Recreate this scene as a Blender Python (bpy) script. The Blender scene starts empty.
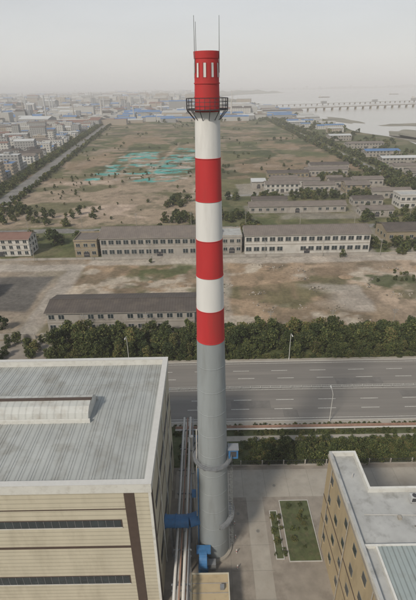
import bpy, math, random
import numpy as np
from mathutils import Vector, Matrix, Euler
random.seed(7); rng=np.random.default_rng(11)
scene=bpy.context.scene
COL=scene.collection

# ------------------------------------------------------------------ materials
def base_mat(name):
    m=bpy.data.materials.new(name); m.use_nodes=True
    nt=m.node_tree; b=nt.nodes['Principled BSDF']
    return m,nt,b
def mat(name,col,rough=0.8,var=0.12,scale=1.0,streak=None,metal=0.0,ribs=None,dirt=None,spec=0.3,sx=1.0):
    """noise-varied surface. streak: vertical stretch; ribs=(axis,period,depth) ; dirt=(colour,amount,scale)"""
    m,nt,b=base_mat(name); N=nt.nodes; L=nt.links
    tc=N.new('ShaderNodeTexCoord'); mp=N.new('ShaderNodeMapping')
    L.new(tc.outputs['Object'],mp.inputs[0])
    mp.inputs['Scale'].default_value=(sx,1,streak if streak else 1)
    n=N.new('ShaderNodeTexNoise'); n.inputs['Scale'].default_value=scale; n.inputs['Detail'].default_value=6; n.inputs['Roughness'].default_value=.6
    L.new(mp.outputs[0],n.inputs['Vector'])
    mr=N.new('ShaderNodeMapRange'); mr.inputs[1].default_value=.3; mr.inputs[2].default_value=.7
    mr.inputs[3].default_value=1-var; mr.inputs[4].default_value=1+var
    L.new(n.outputs[0],mr.inputs[0])
    mx=N.new('ShaderNodeVectorMath'); mx.operation='SCALE'; mx.inputs[0].default_value=col
    L.new(mr.outputs[0],mx.inputs['Scale'])
    out=mx.outputs[0]
    if dirt:
        n2=N.new('ShaderNodeTexNoise'); n2.inputs['Scale'].default_value=dirt[2]; n2.inputs['Detail'].default_value=8; n2.inputs['Roughness'].default_value=.65
        L.new(mp.outputs[0],n2.inputs['Vector'])
        r2=N.new('ShaderNodeMapRange'); r2.inputs[1].default_value=.5; r2.inputs[2].default_value=.72; r2.inputs[3].default_value=0; r2.inputs[4].default_value=dirt[1]
        L.new(n2.outputs[0],r2.inputs[0])
        mm=N.new('ShaderNodeMix'); mm.data_type='RGBA'; L.new(r2.outputs[0],mm.inputs[0]); L.new(out,mm.inputs[6]); mm.inputs[7].default_value=(*dirt[0],1)
        out=mm.outputs[2]
    if ribs:
        sp=N.new('ShaderNodeSeparateXYZ'); L.new(tc.outputs['Object'],sp.inputs[0])
        md=N.new('ShaderNodeMath'); md.operation='PINGPONG'; md.inputs[1].default_value=ribs[1]/2
        L.new(sp.outputs[ribs[0]],md.inputs[0])
        r3=N.new('ShaderNodeMapRange'); r3.inputs[1].default_value=0; r3.inputs[2].default_value=ribs[1]*.18; r3.inputs[3].default_value=1-ribs[2]; r3.inputs[4].default_value=1
        L.new(md.outputs[0],r3.inputs[0])
        sc=N.new('ShaderNodeVectorMath'); sc.operation='SCALE'; L.new(out,sc.inputs[0]); L.new(r3.outputs[0],sc.inputs['Scale']); out=sc.outputs[0]
        bp=N.new('ShaderNodeBump'); bp.inputs['Strength'].default_value=.5; bp.inputs['Distance'].default_value=.05
        L.new(r3.outputs[0],bp.inputs['Height']); L.new(bp.outputs[0],b.inputs['Normal'])
    L.new(out,b.inputs['Base Color'])
    b.inputs['Roughness'].default_value=rough; b.inputs['Metallic'].default_value=metal
    b.inputs['Specular IOR Level'].default_value=spec
    return m

M={}
M['red']=mat('chimney_red',(.40,.028,.03),.6,.10,.5,streak=.15,dirt=((.24,.05,.04),.45,.6))
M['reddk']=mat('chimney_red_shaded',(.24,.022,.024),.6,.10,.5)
M['white']=mat('chimney_white',(.57,.57,.555),.6,.05,.5,streak=.15,dirt=((.40,.39,.37),.5,.7))
M['cgrey']=mat('chimney_grey',(.235,.258,.265),.5,.10,.35,streak=.12,dirt=((.17,.18,.178),.6,.9))
M['steel']=mat('steel_grey',(.22,.23,.24),.5,.1,2,metal=.3)
M['darksteel']=mat('dark_steel',(.05,.05,.055),.6,.1,2)
M['midsteel']=mat('painted_steel',(.14,.15,.15),.6,.1,2)
M['dark']=mat('dark_opening',(.012,.012,.014),.9,.1,2)
M['blue']=mat('blue_paint',(.04,.14,.30),.5,.15,1.2,dirt=((.07,.1,.16),.6,2))
M['cream']=mat('cream_cladding',(.46,.425,.33),.6,.06,.4,streak=.3,ribs=(2,.9,.28),dirt=((.31,.28,.21),.55,.3))
M['trimwhite']=mat('white_flashing',(.53,.53,.495),.6,.06,.6,dirt=((.33,.31,.27),.6,.8))
M['brown']=mat('brown_band',(.07,.05,.04),.6,.12,1)
M['glass']=mat('window_glass',(.03,.04,.045),.12,.35,.5,spec=.6)
M['frame']=mat('window_frame',(.46,.46,.44),.6,.05,1)
M['roofmetal']=mat('ribbed_metal_roof',(.31,.325,.315),.5,.14,.16,ribs=(0,.9,.32),dirt=((.20,.195,.17),.8,.22))
M['roofmetal2']=mat('green_grey_metal_roof',(.26,.30,.295),.5,.08,.3,ribs=(0,.7,.35),dirt=((.2,.2,.18),.5,.4))
M['roofflat']=mat('flat_roof_felt',(.33,.335,.325),.8,.12,.35,dirt=((.16,.16,.145),.75,.45))
M['ochre']=mat('ochre_render',(.38,.305,.19),.8,.06,.4,streak=.3,dirt=((.22,.18,.11),.6,.5))
M['vent']=mat('ridge_vent_metal',(.4,.41,.39),.5,.08,.4,ribs=(0,1.2,.2),dirt=((.22,.19,.15),.7,.3))
M['concrete']=mat('concrete',(.225,.20,.168),.9,.18,.35,dirt=((.12,.10,.082),.85,.18))
M['concrete2']=mat('light_concrete',(.29,.268,.23),.9,.14,.5,dirt=((.18,.158,.13),.8,.25))
M['joint']=mat('joint_sealant',(.15,.14,.12),.9,.1,1)
M['kerb']=mat('kerb_stone',(.38,.37,.34),.9,.1,1)
M['asphalt']=mat('asphalt',(.16,.15,.136),.92,.14,.5,sx=.04,dirt=((.21,.193,.17),.8,.55))
M['asphalt2']=mat('asphalt_patch',(.135,.128,.118),.92,.14,.5)
M['line']=mat('road_paint',(.46,.45,.41),.8,.3,2.5)
M['wallw']=mat('white_render_wall',(.45,.435,.40),.85,.10,.25,streak=.4,dirt=((.29,.26,.22),.7,.35))
M['wallg']=mat('aged_render_wall',(.30,.28,.25),.85,.14,.25,streak=.4,dirt=((.17,.15,.13),.7,.35))
M['wallo']=mat('olive_render_wall',(.25,.21,.145),.85,.12,.3,dirt=((.15,.13,.09),.5,.4))
M['roofbr']=mat('brown_grey_tile_roof',(.145,.125,.11),.85,.15,.3,ribs=(0,1.0,.25),dirt=((.2,.17,.14),.7,.2))
M['roofdk']=mat('dark_brown_roof',(.075,.064,.057),.85,.18,.3,ribs=(0,1.0,.25),dirt=((.12,.1,.08),.7,.25))
M['roofred']=mat('red_tile_roof',(.17,.1,.08),.85,.15,.3,dirt=((.13,.09,.07),.5,.3))
M['roofblue']=mat('blue_metal_roof',(.07,.15,.29),.6,.15,.1)
M['roofwhite']=mat('pale_metal_roof',(.40,.41,.405),.6,.12,.06)
M['bark']=mat('bark',(.09,.065,.045),.95,.2,3)
M['soilbed']=mat('planting_soil_grass',(.062,.074,.032),.95,.35,.7,dirt=((.12,.1,.06),.7,1.2))
M['pipe']=mat('pipe_insulation',(.45,.44,.41),.5,.1,1,dirt=((.25,.23,.2),.6,1))
M['rust']=mat('rusty_pipe',(.24,.15,.11),.8,.2,1)
M['rubl']=mat('rubble_light',(.32,.285,.24),.95,.3,.5); M['rubd']=mat('rubble_dark',(.13,.115,.09),.95,.3,.5); M['rubs']=mat('spoil_heap_soil',(.23,.17,.115),.95,.25,.4)

def leafmat(name,c,v=.35):
    m,nt,b=base_mat(name); N=nt.nodes; L=nt.links
    g=N.new('ShaderNodeNewGeometry'); oi=N.new('ShaderNodeObjectInfo')
    n=N.new('ShaderNodeTexNoise'); n.inputs['Scale'].default_value=.35; n.inputs['Detail'].default_value=4
    L.new(g.outputs['Position'],n.inputs['Vector'])
    a=N.new('ShaderNodeMath'); a.operation='ADD'; L.new(n.outputs[0],a.inputs[0])
    o=N.new('ShaderNodeMath'); o.operation='MULTIPLY'; o.inputs[1].default_value=.6; L.new(oi.outputs['Random'],o.inputs[0]); L.new(o.outputs[0],a.inputs[1])
    r=N.new('ShaderNodeMapRange'); r.inputs[1].default_value=.35; r.inputs[2].default_value=1.2; L.new(a.outputs[0],r.inputs[0])
    mx=N.new('ShaderNodeMix'); mx.data_type='RGBA'; L.new(r.outputs[0],mx.inputs[0])
    mx.inputs[6].default_value=(c[0]*(1-v),c[1]*(1-v),c[2]*(1-v),1); mx.inputs[7].default_value=(c[0]*(1+v*1.3),c[1]*(1+v),c[2]*(1+v*.6),1)
    L.new(mx.outputs[2],b.inputs['Base Color']); b.inputs['Roughness'].default_value=.7; b.inputs['Specular IOR Level'].default_value=.2
    return m
M['leaf']=leafmat('foliage',(.062,.082,.028)); M['leafd']=leafmat('foliage_dark',(.032,.048,.018)); M['leafl']=leafmat('foliage_light',(.112,.122,.045))
M['leafy']=leafmat('foliage_dry',(.145,.118,.055))

# ------------------------------------------------------------------ mesh builder
class MB:
    def __init__(s): s.v=[];s.f=[];s.m=[];s.mats=[]
    def mi(s,k):
        if k not in s.mats: s.mats.append(k)
        return s.mats.index(k)
    def poly(s,pts,k):
        i=len(s.v); s.v+= [tuple(p) for p in pts]; s.f.append(tuple(range(i,i+len(pts)))); s.m.append(s.mi(k))
    def box(s,x0,x1,y0,y1,z0,z1,k,top=None,rot=None):
        i=len(s.v)
        P=[(x0,y0,z0),(x1,y0,z0),(x1,y1,z0),(x0,y1,z0),(x0,y0,z1),(x1,y0,z1),(x1,y1,z1),(x0,y1,z1)]
        if rot:
            cx,cy,a=rot; c,sn=math.cos(a),math.sin(a)
            P=[(cx+(p[0]-cx)*c-(p[1]-cy)*sn, cy+(p[0]-cx)*sn+(p[1]-cy)*c, p[2]) for p in P]
        s.v+=P
        for n,f in enumerate([(0,3,2,1),(4,5,6,7),(0,1,5,4),(1,2,6,5),(2,3,7,6),(3,0,4,7)]):
            s.f.append(tuple(i+j for j in f)); s.m.append(s.mi(top if (top and n==1) else k))
    def cyl(s,p0,p1,r0,r1,k,n=12,caps=True):
        p0=Vector(p0);p1=Vector(p1);d=(p1-p0)
        if d.length<1e-6:return
        d.normalize(); a=d.orthogonal().normalized(); b=d.cross(a); i=len(s.v); mi=s.mi(k)
        for p,r in((p0,r0),(p1,r1)):
            for j in range(n):
                t=2*math.pi*j/n; s.v.append(tuple(p+a*(r*math.cos(t))+b*(r*math.sin(t))))
        for j in range(n):
            s.f.append((i+j,i+(j+1)%n,i+n+(j+1)%n,i+n+j)); s.m.append(mi)
        if caps:
            s.f.append(tuple(i+j for j in reversed(range(n)))); s.m.append(mi)
            s.f.append(tuple(i+n+j for j in range(n))); s.m.append(mi)
    def tube(s,pts,r,k,n=6,closed=False):
        q=list(pts)+([pts[0]] if closed else [])
        for a,b in zip(q[:-1],q[1:]): s.cyl(a,b,r,r,k,n,True)
    def ring(s,c,R,z,r,k,n=32,a0=0,a1=2*math.pi):
        s.tube([(c[0]+R*math.cos(a0+(a1-a0)*j/n),c[1]+R*math.sin(a0+(a1-a0)*j/n),z) for j in range(n+1)],r,k,5)
    def build(s,name,parent=None,smooth=False,loc=None):
        me=bpy.data.meshes.new(name); me.from_pydata(s.v,[],s.f)
        for k in s.mats: me.materials.append(M[k])
        me.polygons.foreach_set('material_index',s.m)
        if smooth: me.shade_smooth()
        me.update(); o=bpy.data.objects.new(name,me); COL.objects.link(o)
        if parent: o.parent=parent
        if loc: o.location=loc
        return o
def empty(name,loc=(0,0,0)):
    e=bpy.data.objects.new(name,None); e.empty_display_size=1; e.location=loc; COL.objects.link(e); return e

# ------------------------------------------------------------------ numpy value noise
TAB=rng.random((512,512))
def vn(x,y,s,seed=0):
    x=np.asarray(x)/s+seed*17.31+1000; y=np.asarray(y)/s+seed*9.77+1000
    xi=np.floor(x).astype(int); yi=np.floor(y).astype(int); fx=x-xi; fy=y-yi
    fx=fx*fx*(3-2*fx); fy=fy*fy*(3-2*fy)
    g=lambda a,b:TAB[a%512,b%512]
    return (g(xi,yi)*(1-fx)+g(xi+1,yi)*fx)*(1-fy)+(g(xi,yi+1)*(1-fx)+g(xi+1,yi+1)*fx)*fy
def fbm(x,y,s,seed=0,o=4):
    t=0;a=.5;w=0
    for i in range(o): t=t+a*vn(x,y,s/2**i,seed+i);w+=a;a*=.55
    return t/w

# ------------------------------------------------------------------ ground land cover
ys=[10.0]
while ys[-1]<1700: ys.append(ys[-1]+max(1.2,ys[-1]*.0052))
ys=np.array(ys); T=np.linspace(-1,1,620)
Y,TT=np.meshgrid(ys,T,indexing='ij'); X=TT*(.68*Y+90)
nj=fbm(X,Y,18,1)-.5; nk=fbm(X,Y,18,5)-.5
JX=X+nj*22; JY=Y+nk*22
JXs=X+nj*6; JYs=Y+nk*6
n1=fbm(X,Y,70,2,5); n2=fbm(X,Y,16,3,5); n3=fbm(X,Y,240,4,5); n5=fbm(X,Y,5,9,3); n6=fbm(X,Y,9,63,4)
col=np.zeros(X.shape+(3,))
def C(*a): return np.array(a,dtype=float)
def put(mask,c,a=1.0):
    global col
    m=(np.clip(mask,0,1)*a)[...,None]; col=col*(1-m)+c*m
def step(v,a,b): return np.clip((v-a)/(b-a),0,1)
def R(x0,x1,y0,y1,s=False,e=1.0):
    x,y=(JXs,JYs) if s else (JX,JY)
    return step(x,x0-e,x0+e)*step(-x,-x1-e,-x1+e)*step(y,y0-e,y0+e)*step(-y,-y1-e,-y1+e)
g=C(.072,.084,.036); dry=C(.13,.118,.06); soil=C(.235,.172,.115); lsoil=C(.335,.262,.195); dsoil=C(.125,.10,.07); conc=C(.36,.325,.28); asp=C(.17,.165,.155)
put(np.ones(X.shape),g); put(step(n1,.36,.60),dry,.8); put(step(n2,.5,.64),C(.044,.056,.024),.65); put(step(n6,.56,.7),C(.15,.132,.08),.5)
# far field: cleared brown plots between overgrown ones
put(R(-260,165,430,1300,e=6)*step(n3,.42,.52)*step(n1,.33,.46),soil*.82,.85)
put(R(-260,165,430,1300)*step(fbm(X,Y,60,22,4),.52,.6),C(.085,.094,.042),.75)
put(R(-260,165,430,1300)*step(fbm(X,Y,34,23,5),.56,.62),lsoil*.72,.7)
put(R(-260,165,430,1300)*step(fbm(X,Y,26,24,5),.57,.63),C(.044,.054,.024),.75)
for i in range(26):   # rectangular plots
    a=random.uniform(-200,120); b=random.uniform(440,1150); wq=random.uniform(25,70); hq=random.uniform(25,80)
    if a<-127-.103*b+18: continue
    put(R(a,a+wq,b,b+hq,True)*step(n2,.36,.48),[soil*.95,lsoil*.7,C(.06,.075,.03),dry,dsoil][i%5],.65)
# wide soil area left-centre
put(R(-165,-8,275,440,e=4)*step(n1,.30,.44),lsoil*.80,.85); put(R(-165,-8,275,470)*step(fbm(X,Y,34,73,5),.53,.60),C(.088,.09,.043),.8); put(R(-165,-8,275,470)*step(n6,.58,.68),C(.065,.068,.035),.5)
put(R(-150,-8,300,430)*step(fbm(X,Y,38,71,4),.56,.62),C(.36,.285,.225),.75)
put(R(-150,-60,560,900)*step(n1,.43,.54),soil*.95,.65)
# teal dust netting laid in ragged strips
tn=fbm(X,Y*3.0,30,31,5)
for (a,b,c_,d_,th) in ((-108,-62,560,640,.40),(-112,-20,470,535,.42),(-55,-15,540,610,.45),(-70,-22,420,455,.49),(-40,-8,640,700,.49),(-120,-100,430,480,.5)):
    put(R(a,b,c_,d_,e=3)*step(tn,th,th+.05)*step(-n6,-.62,-.56),C(.065,.27,.245),.93)
put(R(-112,-15,430,640)*step(fbm(X,Y*2,14,36,4),.59,.64),C(.38,.34,.30),.7)
# near dirt lots
dm=R(-260,220,133,215)
put(dm,soil*1.1,.95); put(dm*step(n1,.42,.55),lsoil*1.0,.85); put(dm*step(fbm(X,Y,28,49,5),.52,.60),dsoil*1.1,.6); put(dm*step(fbm(X,Y*1.6,22,41,5),.58,.64),C(.37,.33,.27),.7)
put(dm*step(fbm(X,Y*1.4,34,44,5),.56,.61),C(.095,.092,.045),.75); put(dm*step(fbm(X,Y,7,47,3),.64,.72),C(.1,.085,.055),.55)
put(R(-35,-5,190,202)*step(n2,.3,.5),g,.9); put(R(70,96,176,190)*step(n2,.3,.45),C(.052,.064,.026),.9); put(R(60,130,214,240)*step(n2,.3,.5),g*1.1,.85)
put(R(-160,-66,134,214)*step(n1,.3,.45),C(.22,.19,.152),.7)
for (a,b,c_,d_) in ((14,40,162,180),(48,66,186,200),(88,112,158,172),(-2,18,186,198)): put(R(a,b,c_,d_,True)*step(n2,.3,.42),soil*random.uniform(.7,1.0),.6)
# plots and tracks
put(R(-125,-73,157,192,True),C(.095,.09,.083),.92)
put(R(-70,-62,134,206,True),conc*.8,.85); put(R(-260,-62,199,208,True),conc*.9,.85); put(R(-62,220,206,215,True),conc*.95,.8)
put(R(4,10,134,206,True)*step(n2,.3,.5),conc*.8,.6)
put(R(40,66,152,178,True)*step(n1,.35,.45),conc*.8,.75); put(R(78,120,146,168,True)*step(n2,.42,.5),conc*.8,.6)
put(R(-57,90,214,262,True),conc*.65,.8)
put(R(-300,260,263,271,True,.6),asp,.95); put(R(15,260,356,363,True,.6),asp*1.3,.9)
put(R(100,260,218,262,True)*step(n2,.4,.5),conc*.7,.7)
put(R(28,160,362,405,True),conc*.7,.8); put(R(28,130,285,325,True)*step(n2,.3,.5),conc*.6,.7)
put(R(95,175,420,500)*step(n2,.42,.5),soil*.8,.6)
for (xa,ya,xb,yb,w,cc) in [(-58,440,-40,760,3,lsoil),(-150,465,0,455,3,lsoil),(-170,660,160,640,4,lsoil),(-190,880,160,860,6,lsoil*.8),(-70,290,-100,620,3,lsoil),(20,480,10,1200,4,soil),(90,370,95,640,3,soil),(-210,1080,160,1060,6,soil),(-120,690,-150,1240,5,soil)]:
    dx,dy=xb-xa,yb-ya; l=math.hypot(dx,dy); t=((X-xa)*dx+(Y-ya)*dy)/l; d=abs((X-xa)*dy-(Y-ya)*dx+l*nj*14)/l
    put((t>0)*(t<l)*step(-d,-w,-w*.3),cc*.8,.65)
rl=-127-.103*Y
put(step(-abs(X-rl),-7.5,-6.3)*(Y>262),asp*.95,1); put(step(-abs(X-rl+26),-14,-11)*(Y>262)*step(n2,.3,.5),g,.8)
put(step(-abs(X-176),-6,-5)*(Y>262),asp*1.1,1)
cm=(X<rl-34)*(Y>262); put(cm*1.0,C(.17,.155,.13),.8); put(cm*step(n1,.5,.6),C(.085,.095,.05),.8)
put((X>186)*(Y>262)*step(n1,.35,.5),C(.065,.076,.034),.8); put((X>200)*(X<330)*(Y>420)*step(fbm(X,Y,60,81,4),.50,.58),C(.17,.145,.095),.65)
col*= (0.66+.68*n5)[...,None]
V=np.stack([X,Y,np.zeros_like(X)],-1).reshape(-1,3)
nr,nc=X.shape
I=np.arange(nr*nc).reshape(nr,nc)
F=np.stack([I[:-1,:-1],I[:-1,1:],I[1:,1:],I[1:,:-1]],-1).reshape(-1,4)
def npmesh(name,V,F,mats,mi=None,parent=None,smooth=False):
    me=bpy.data.meshes.new(name); me.vertices.add(len(V)); me.vertices.foreach_set('co',V.astype(np.float32).ravel())
    k=F.shape[1]; me.loops.add(F.size); me.loops.foreach_set('vertex_index',F.astype(np.int32).ravel())
    me.polygons.add(len(F)); me.polygons.foreach_set('loop_start',np.arange(0,F.size,k,dtype=np.int32))
    for m in mats: me.materials.append(m)
    if mi is not None: me.polygons.foreach_set('material_index',mi.astype(np.int32))
    me.update(calc_edges=True); me.validate()
    return me
def gmat():
    m,nt,b=base_mat('open_ground'); N=nt.nodes; L=nt.links
    a=N.new('ShaderNodeAttribute'); a.attribute_name='landcover'
    g_=N.new('ShaderNodeNewGeometry'); n=N.new('ShaderNodeTexNoise'); n.inputs['Scale'].default_value=.6; n.inputs['Detail'].default_value=8; n.inputs['Roughness'].default_value=.75
    L.new(g_.outputs['Position'],n.inputs['Vector']); r=N.new('ShaderNodeMapRange'); r.inputs[1].default_value=.3; r.inputs[2].default_value=.7; r.inputs[3].default_value=.64; r.inputs[4].default_value=1.36
    L.new(n.outputs[0],r.inputs[0]); s=N.new('ShaderNodeVectorMath'); s.operation='SCALE'; L.new(a.outputs['Color'],s.inputs[0]); L.new(r.outputs[0],s.inputs['Scale'])
    L.new(s.outputs[0],b.inputs['Base Color']); b.inputs['Roughness'].default_value=.95; b.inputs['Specular IOR Level'].default_value=.1
    return m
gm=npmesh('terrain',V,F,[gmat()])
ca=gm.color_attributes.new('landcover','FLOAT_COLOR','POINT')
c4=np.ones((nr*nc,4),dtype=np.float32); c4[:,:3]=col.reshape(-1,3); ca.data.foreach_set('color',c4.ravel())
COL.objects.link(bpy.data.objects.new('terrain',gm))

def farmat():
    m,nt,b=base_mat('far_farmland'); N=nt.nodes; L=nt.links
    g_=N.new('ShaderNodeNewGeometry')
    n=N.new('ShaderNodeTexNoise'); n.inputs['Scale'].default_value=.004; n.inputs['Detail'].default_value=8; L.new(g_.outputs['Position'],n.inputs['Vector'])
    cr=N.new('ShaderNodeValToRGB'); e=cr.color_ramp.elements
    e[0].position=.38; e[0].color=(.05,.065,.035,1); e[1].position=.62; e[1].color=(.2,.18,.14,1); x=e.new(.5); x.color=(.1,.1,.06,1)
    L.new(n.outputs[0],cr.inputs[0]); L.new(cr.outputs[0],b.inputs['Base Color']); b.inputs['Roughness'].default_value=.95; b.inputs['Specular IOR Level'].default_value=.05
    return m
M['far']=farmat()
q=MB(); S=40000
q.poly([(-S,-2000,-.3),(S,-2000,-.3),(S,S,-.3),(-S,S,-.3)],'far'); q.build('ground')

# river
def watermat():
    m,nt,b=base_mat('river_water'); N=nt.nodes; L=nt.links
    g_=N.new('ShaderNodeNewGeometry'); mp=N.new('ShaderNodeMapping'); mp.inputs['Scale'].default_value=(1,.5,1); L.new(g_.outputs['Position'],mp.inputs[0])
    n=N.new('ShaderNodeTexNoise'); n.inputs['Scale'].default_value=.15; n.inputs['Detail'].default_value=5; L.new(mp.outputs[0],n.inputs['Vector'])
    bp=N.new('ShaderNodeBump'); bp.inputs['Strength'].default_value=.2; bp.inputs['Distance'].default_value=.4; L.new(n.outputs[0],bp.inputs['Height']); L.new(bp.outputs[0],b.inputs['Normal'])
    n2=N.new('ShaderNodeTexNoise'); n2.inputs['Scale'].default_value=.002; n2.inputs['Detail'].default_value=4; L.new(g_.outputs['Position'],n2.inputs['Vector'])
    mx=N.new('ShaderNodeMix'); mx.data_type='RGBA'; L.new(n2.outputs[0],mx.inputs[0]); mx.inputs[6].default_value=(.30,.285,.25,1); mx.inputs[7].default_value=(.40,.385,.345,1)
    L.new(mx.outputs[2],b.inputs['Base Color']); b.inputs['Roughness'].default_value=.22
    return m
M['water']=watermat()
q=MB()
pts=[(325,560)]+[((302 if y<2000 else 302-(y-2000)*.05)+14*math.sin(y/90.)+8*math.sin(y/37.),y) for y in range(620,4700,60)]+[(170,4700),(400,5600),(1250,6900),(700,8200),(-800,9800),(-2500,14000),(16000,14000),(16000,560)]
q.poly([(a,b,.25) for a,b in pts],'water'); q.build('river')
M['mud']=mat('mudflat',(.17,.155,.115),.7,.3,.02,dirt=((.08,.085,.045),.8,.015))
q=MB()
for (cx,cy,rx,ry) in [(375,800,45,100),(450,1020,60,40),(350,1200,30,120),(335,700,22,110)]:
    q.poly([(cx+rx*math.cos(t)*(1+.25*math.sin(3*t+cx)),cy+ry*math.sin(t)*(1+.2*math.sin(5*t+cy)),.35) for t in np.linspace(0,2*math.pi,40)[:-1]],'mud')
q.build('mudflat')
q=MB()
def ridge(x0,x1,y,d,h,seed,k='far'):
    n=60; pf=[]
    for j in range(n+1):
        x=x0+(x1-x0)*j/n; e=min(1,min(j,n-j)/8); pf.append((x,h*e*(.4+.9*float(vn(x,seed*100.,(x1-x0)/14,seed)))))
    for (xa,ha),(xb,hb) in zip(pf[:-1],pf[1:]):
        q.poly([(xa,y,0),(xb,y,0),(xb,y+d/2,hb),(xa,y+d/2,ha)],k); q.poly([(xa,y+d/2,ha),(xb,y+d/2,hb),(xb,y+d,0),(xa,y+d,0)],k)
ridge(2600,9000,12500,1200,60,3); ridge(-2500,2200,14500,1500,55,5); ridge(-12000,-2500,15000,2000,70,6); ridge(100,1150,6700,900,36,8)
q.build('distant_hills')

# ------------------------------------------------------------------ main road
q=MB(); RX=260
q.box(-RX,RX,90,117.6,-.2,.02,'asphalt'); q.build('road')
q=MB()
def solid(y,w=.16): q.poly([(-RX,y-w/2,.03),(RX,y-w/2,.03),(RX,y+w/2,.03),(-RX,y+w/2,.03)],'line')
solid(90.9);solid(116.7);solid(103.3,.15);solid(104.3,.15)
for y in (94.7,98.6,108.8,112.7):
    x=-RX+random.random()*5
    while x<RX: q.poly([(x,y-.1,.03),(x+5,y-.1,.03),(x+5,y+.1,.03),(x,y+.1,.03)],'line'); x+=12
q.build('road_markings')
q=MB()  # central guard fence
for x in np.arange(-150,150,3.0): q.box(x-.05,x+.05,103.75,103.85,.02,1.0,'trimwhite'); q.box(x-.2,x+.2,103.68,103.92,.02,.1,'darksteel')
for z in (.25,.92): q.box(-150,150,103.78,103.82,z,z+.05,'trimwhite')
for x in np.arange(-150,150,.5): q.box(x,x+.03,103.785,103.815,.3,.92,'trimwhite')
q.build('median_fence')
q=MB()
for (a,b,c,d_) in ((6,17,95,98.3),(38,52,105,108.4),(-24,-15,109.3,112.3),(20,24,91.3,94.2),(55,63,99,102)): q.poly([(a,c,.0245),(b,c,.0245),(b,d_,.0245),(a,d_,.0245)],'asphalt2')
q.build('road_repair_patches')
q=MB()
q.box(-RX,RX,89.75,90,-.1,.14,'kerb'); q.box(-RX,RX,117.6,117.85,-.1,.14,'kerb')
q.box(-RX,RX,88.2,89.75,-.1,.12,'concrete2'); q.box(-RX,RX,117.85,119.2,-.1,.12,'concrete2'); q.build('pavement')
q=MB(); q.box(-RX,RX,74.9,88.2,-.1,.05,'soilbed'); q.build('verge')
q=MB(); q.box(-7,RX,82.6,84.4,0,.09,'concrete2'); q.build('footpath')

# factory yard
q=MB(); q.box(-60,90,20,74.5,-.1,.03,'concrete'); q.build('yard_pavement')
q=MB()
q.poly([(-8,66,.036),(60,66,.036),(60,73.5,.036),(-8,73.5,.036)],'concrete2')
q.poly([(7.5,30,.036),(11.0,30,.036),(11.0,66,.036),(7.5,66,.036)],'concrete2'); q.build('service_road')
q=MB()
for x in np.arange(-8,60,5.): q.box(x,x+.05,66,73.5,.03,.04,'joint')
for y in np.arange(30,66,5.): q.box(3.5,11.5,y,y+.05,.03,.0405,'joint')
q.box(3.45,3.51,30,66,.03,.041,'joint'); q.build('pavement_joint')
for x,y,r in ((9.2,58,.35),(9.4,44,.35),(5.5,62,.3),(14,69,.35)):
    q=MB(); q.cyl((x,y,.03),(x,y,.05),r,r,'midsteel',16); q.cyl((x,y,.05),(x,y,.056),r*.8,r*.8,'joint',16); q.build('manhole_cover')
def bed(x0,x1,y0,y1):
    q.box(x0,x1,y0,y0+.15,0,.2,'kerb');q.box(x0,x1,y1-.15,y1,0,.2,'kerb');q.box(x0,x0+.15,y0+.15,y1-.15,0,.2,'kerb');q.box(x1-.15,x1,y0+.15,y1-.15,0,.2,'kerb');q.box(x0+.15,x1-.15,y0+.15,y1-.15,0,.14,'soilbed')
q=MB(); bed(14.4,20.6,51.5,65); q.build('planter'); q=MB(); bed(12.0,13.6,52,62.5); q.build('planter')

# ------------------------------------------------------------------ chimney
CX,CY=.3,55.0
rad=lambda z:(5.9-.0385*z)/2
ch=empty('industrial_chimney',(0,0,0))
brk=[(0,47,'cgrey'),(47,52.1,'red'),(52.1,57.1,'white'),(57.1,62.2,'red'),(62.2,67.3,'white'),(67.3,72.4,'red'),(72.4,77.5,'white'),(77.5,82.9,'red')]
for a,b,k in brk:
    q=MB(); n=max(1,int((b-a)/5))
    for j in range(n):
        z0=a+(b-a)*j/n; z1=a+(b-a)*(j+1)/n; q.cyl((CX,CY,z0),(CX,CY,z1),rad(z0),rad(z1),k,56,False)
    o=q.build('shaft_'+k,ch,True)
q=MB()
for z in list(np.arange(4,47,4.3))+[47,52.1,57.1,62.2,67.3,72.4]: q.cyl((CX,CY,z-.05),(CX,CY,z+.05),rad(z)+.03,rad(z)+.03,'cgrey' if z<47 else 'red',56,True)
q.build('flange_rings',ch,True)
q=MB()
q.cyl((CX,CY,82.9),(CX,CY,83.6),rad(83)+.06,rad(83)+.09,'red',48,True); q.cyl((CX,CY,83.4),(CX,CY,83.605),1.15,1.15,'dark',32,True)
q.cyl((CX,CY,80.4),(CX,CY,80.52),rad(80)+.06,rad(80)+.06,'red',48,True)
q.cyl((CX,CY,79.0),(CX,CY,79.1),rad(79)+.06,rad(79)+.06,'red',48,True)
q.build('head_rim',ch)
q=MB()
for j in range(10):
    t=2*math.pi*j/10+.15; r=rad(82)+.015; c,s=math.cos(t),math.sin(t)
    P=lambda u,z,rr:(CX+c*rr-s*u,CY+s*rr+c*u,z)
    w=.15
    q.poly([P(-w,81.05,r+.02),P(w,81.05,r+.02),P(w,82.45,r-.02),P(-w,82.45,r-.02)],'white')
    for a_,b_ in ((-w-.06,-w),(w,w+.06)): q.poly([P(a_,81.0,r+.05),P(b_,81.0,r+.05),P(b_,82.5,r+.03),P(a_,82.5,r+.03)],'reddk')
q.build('head_openings',ch)
q=MB()
for t,zt in ((3.6,86.9),(2.5,86.5),(6.0,86.9)):
    r=rad(83)+.1; x,y=CX+r*math.cos(t),CY+r*math.sin(t); q.cyl((x,y,81.5),(x,y,zt),.045,.025,'midsteel',6)
q.build('lightning_rods',ch)
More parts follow.
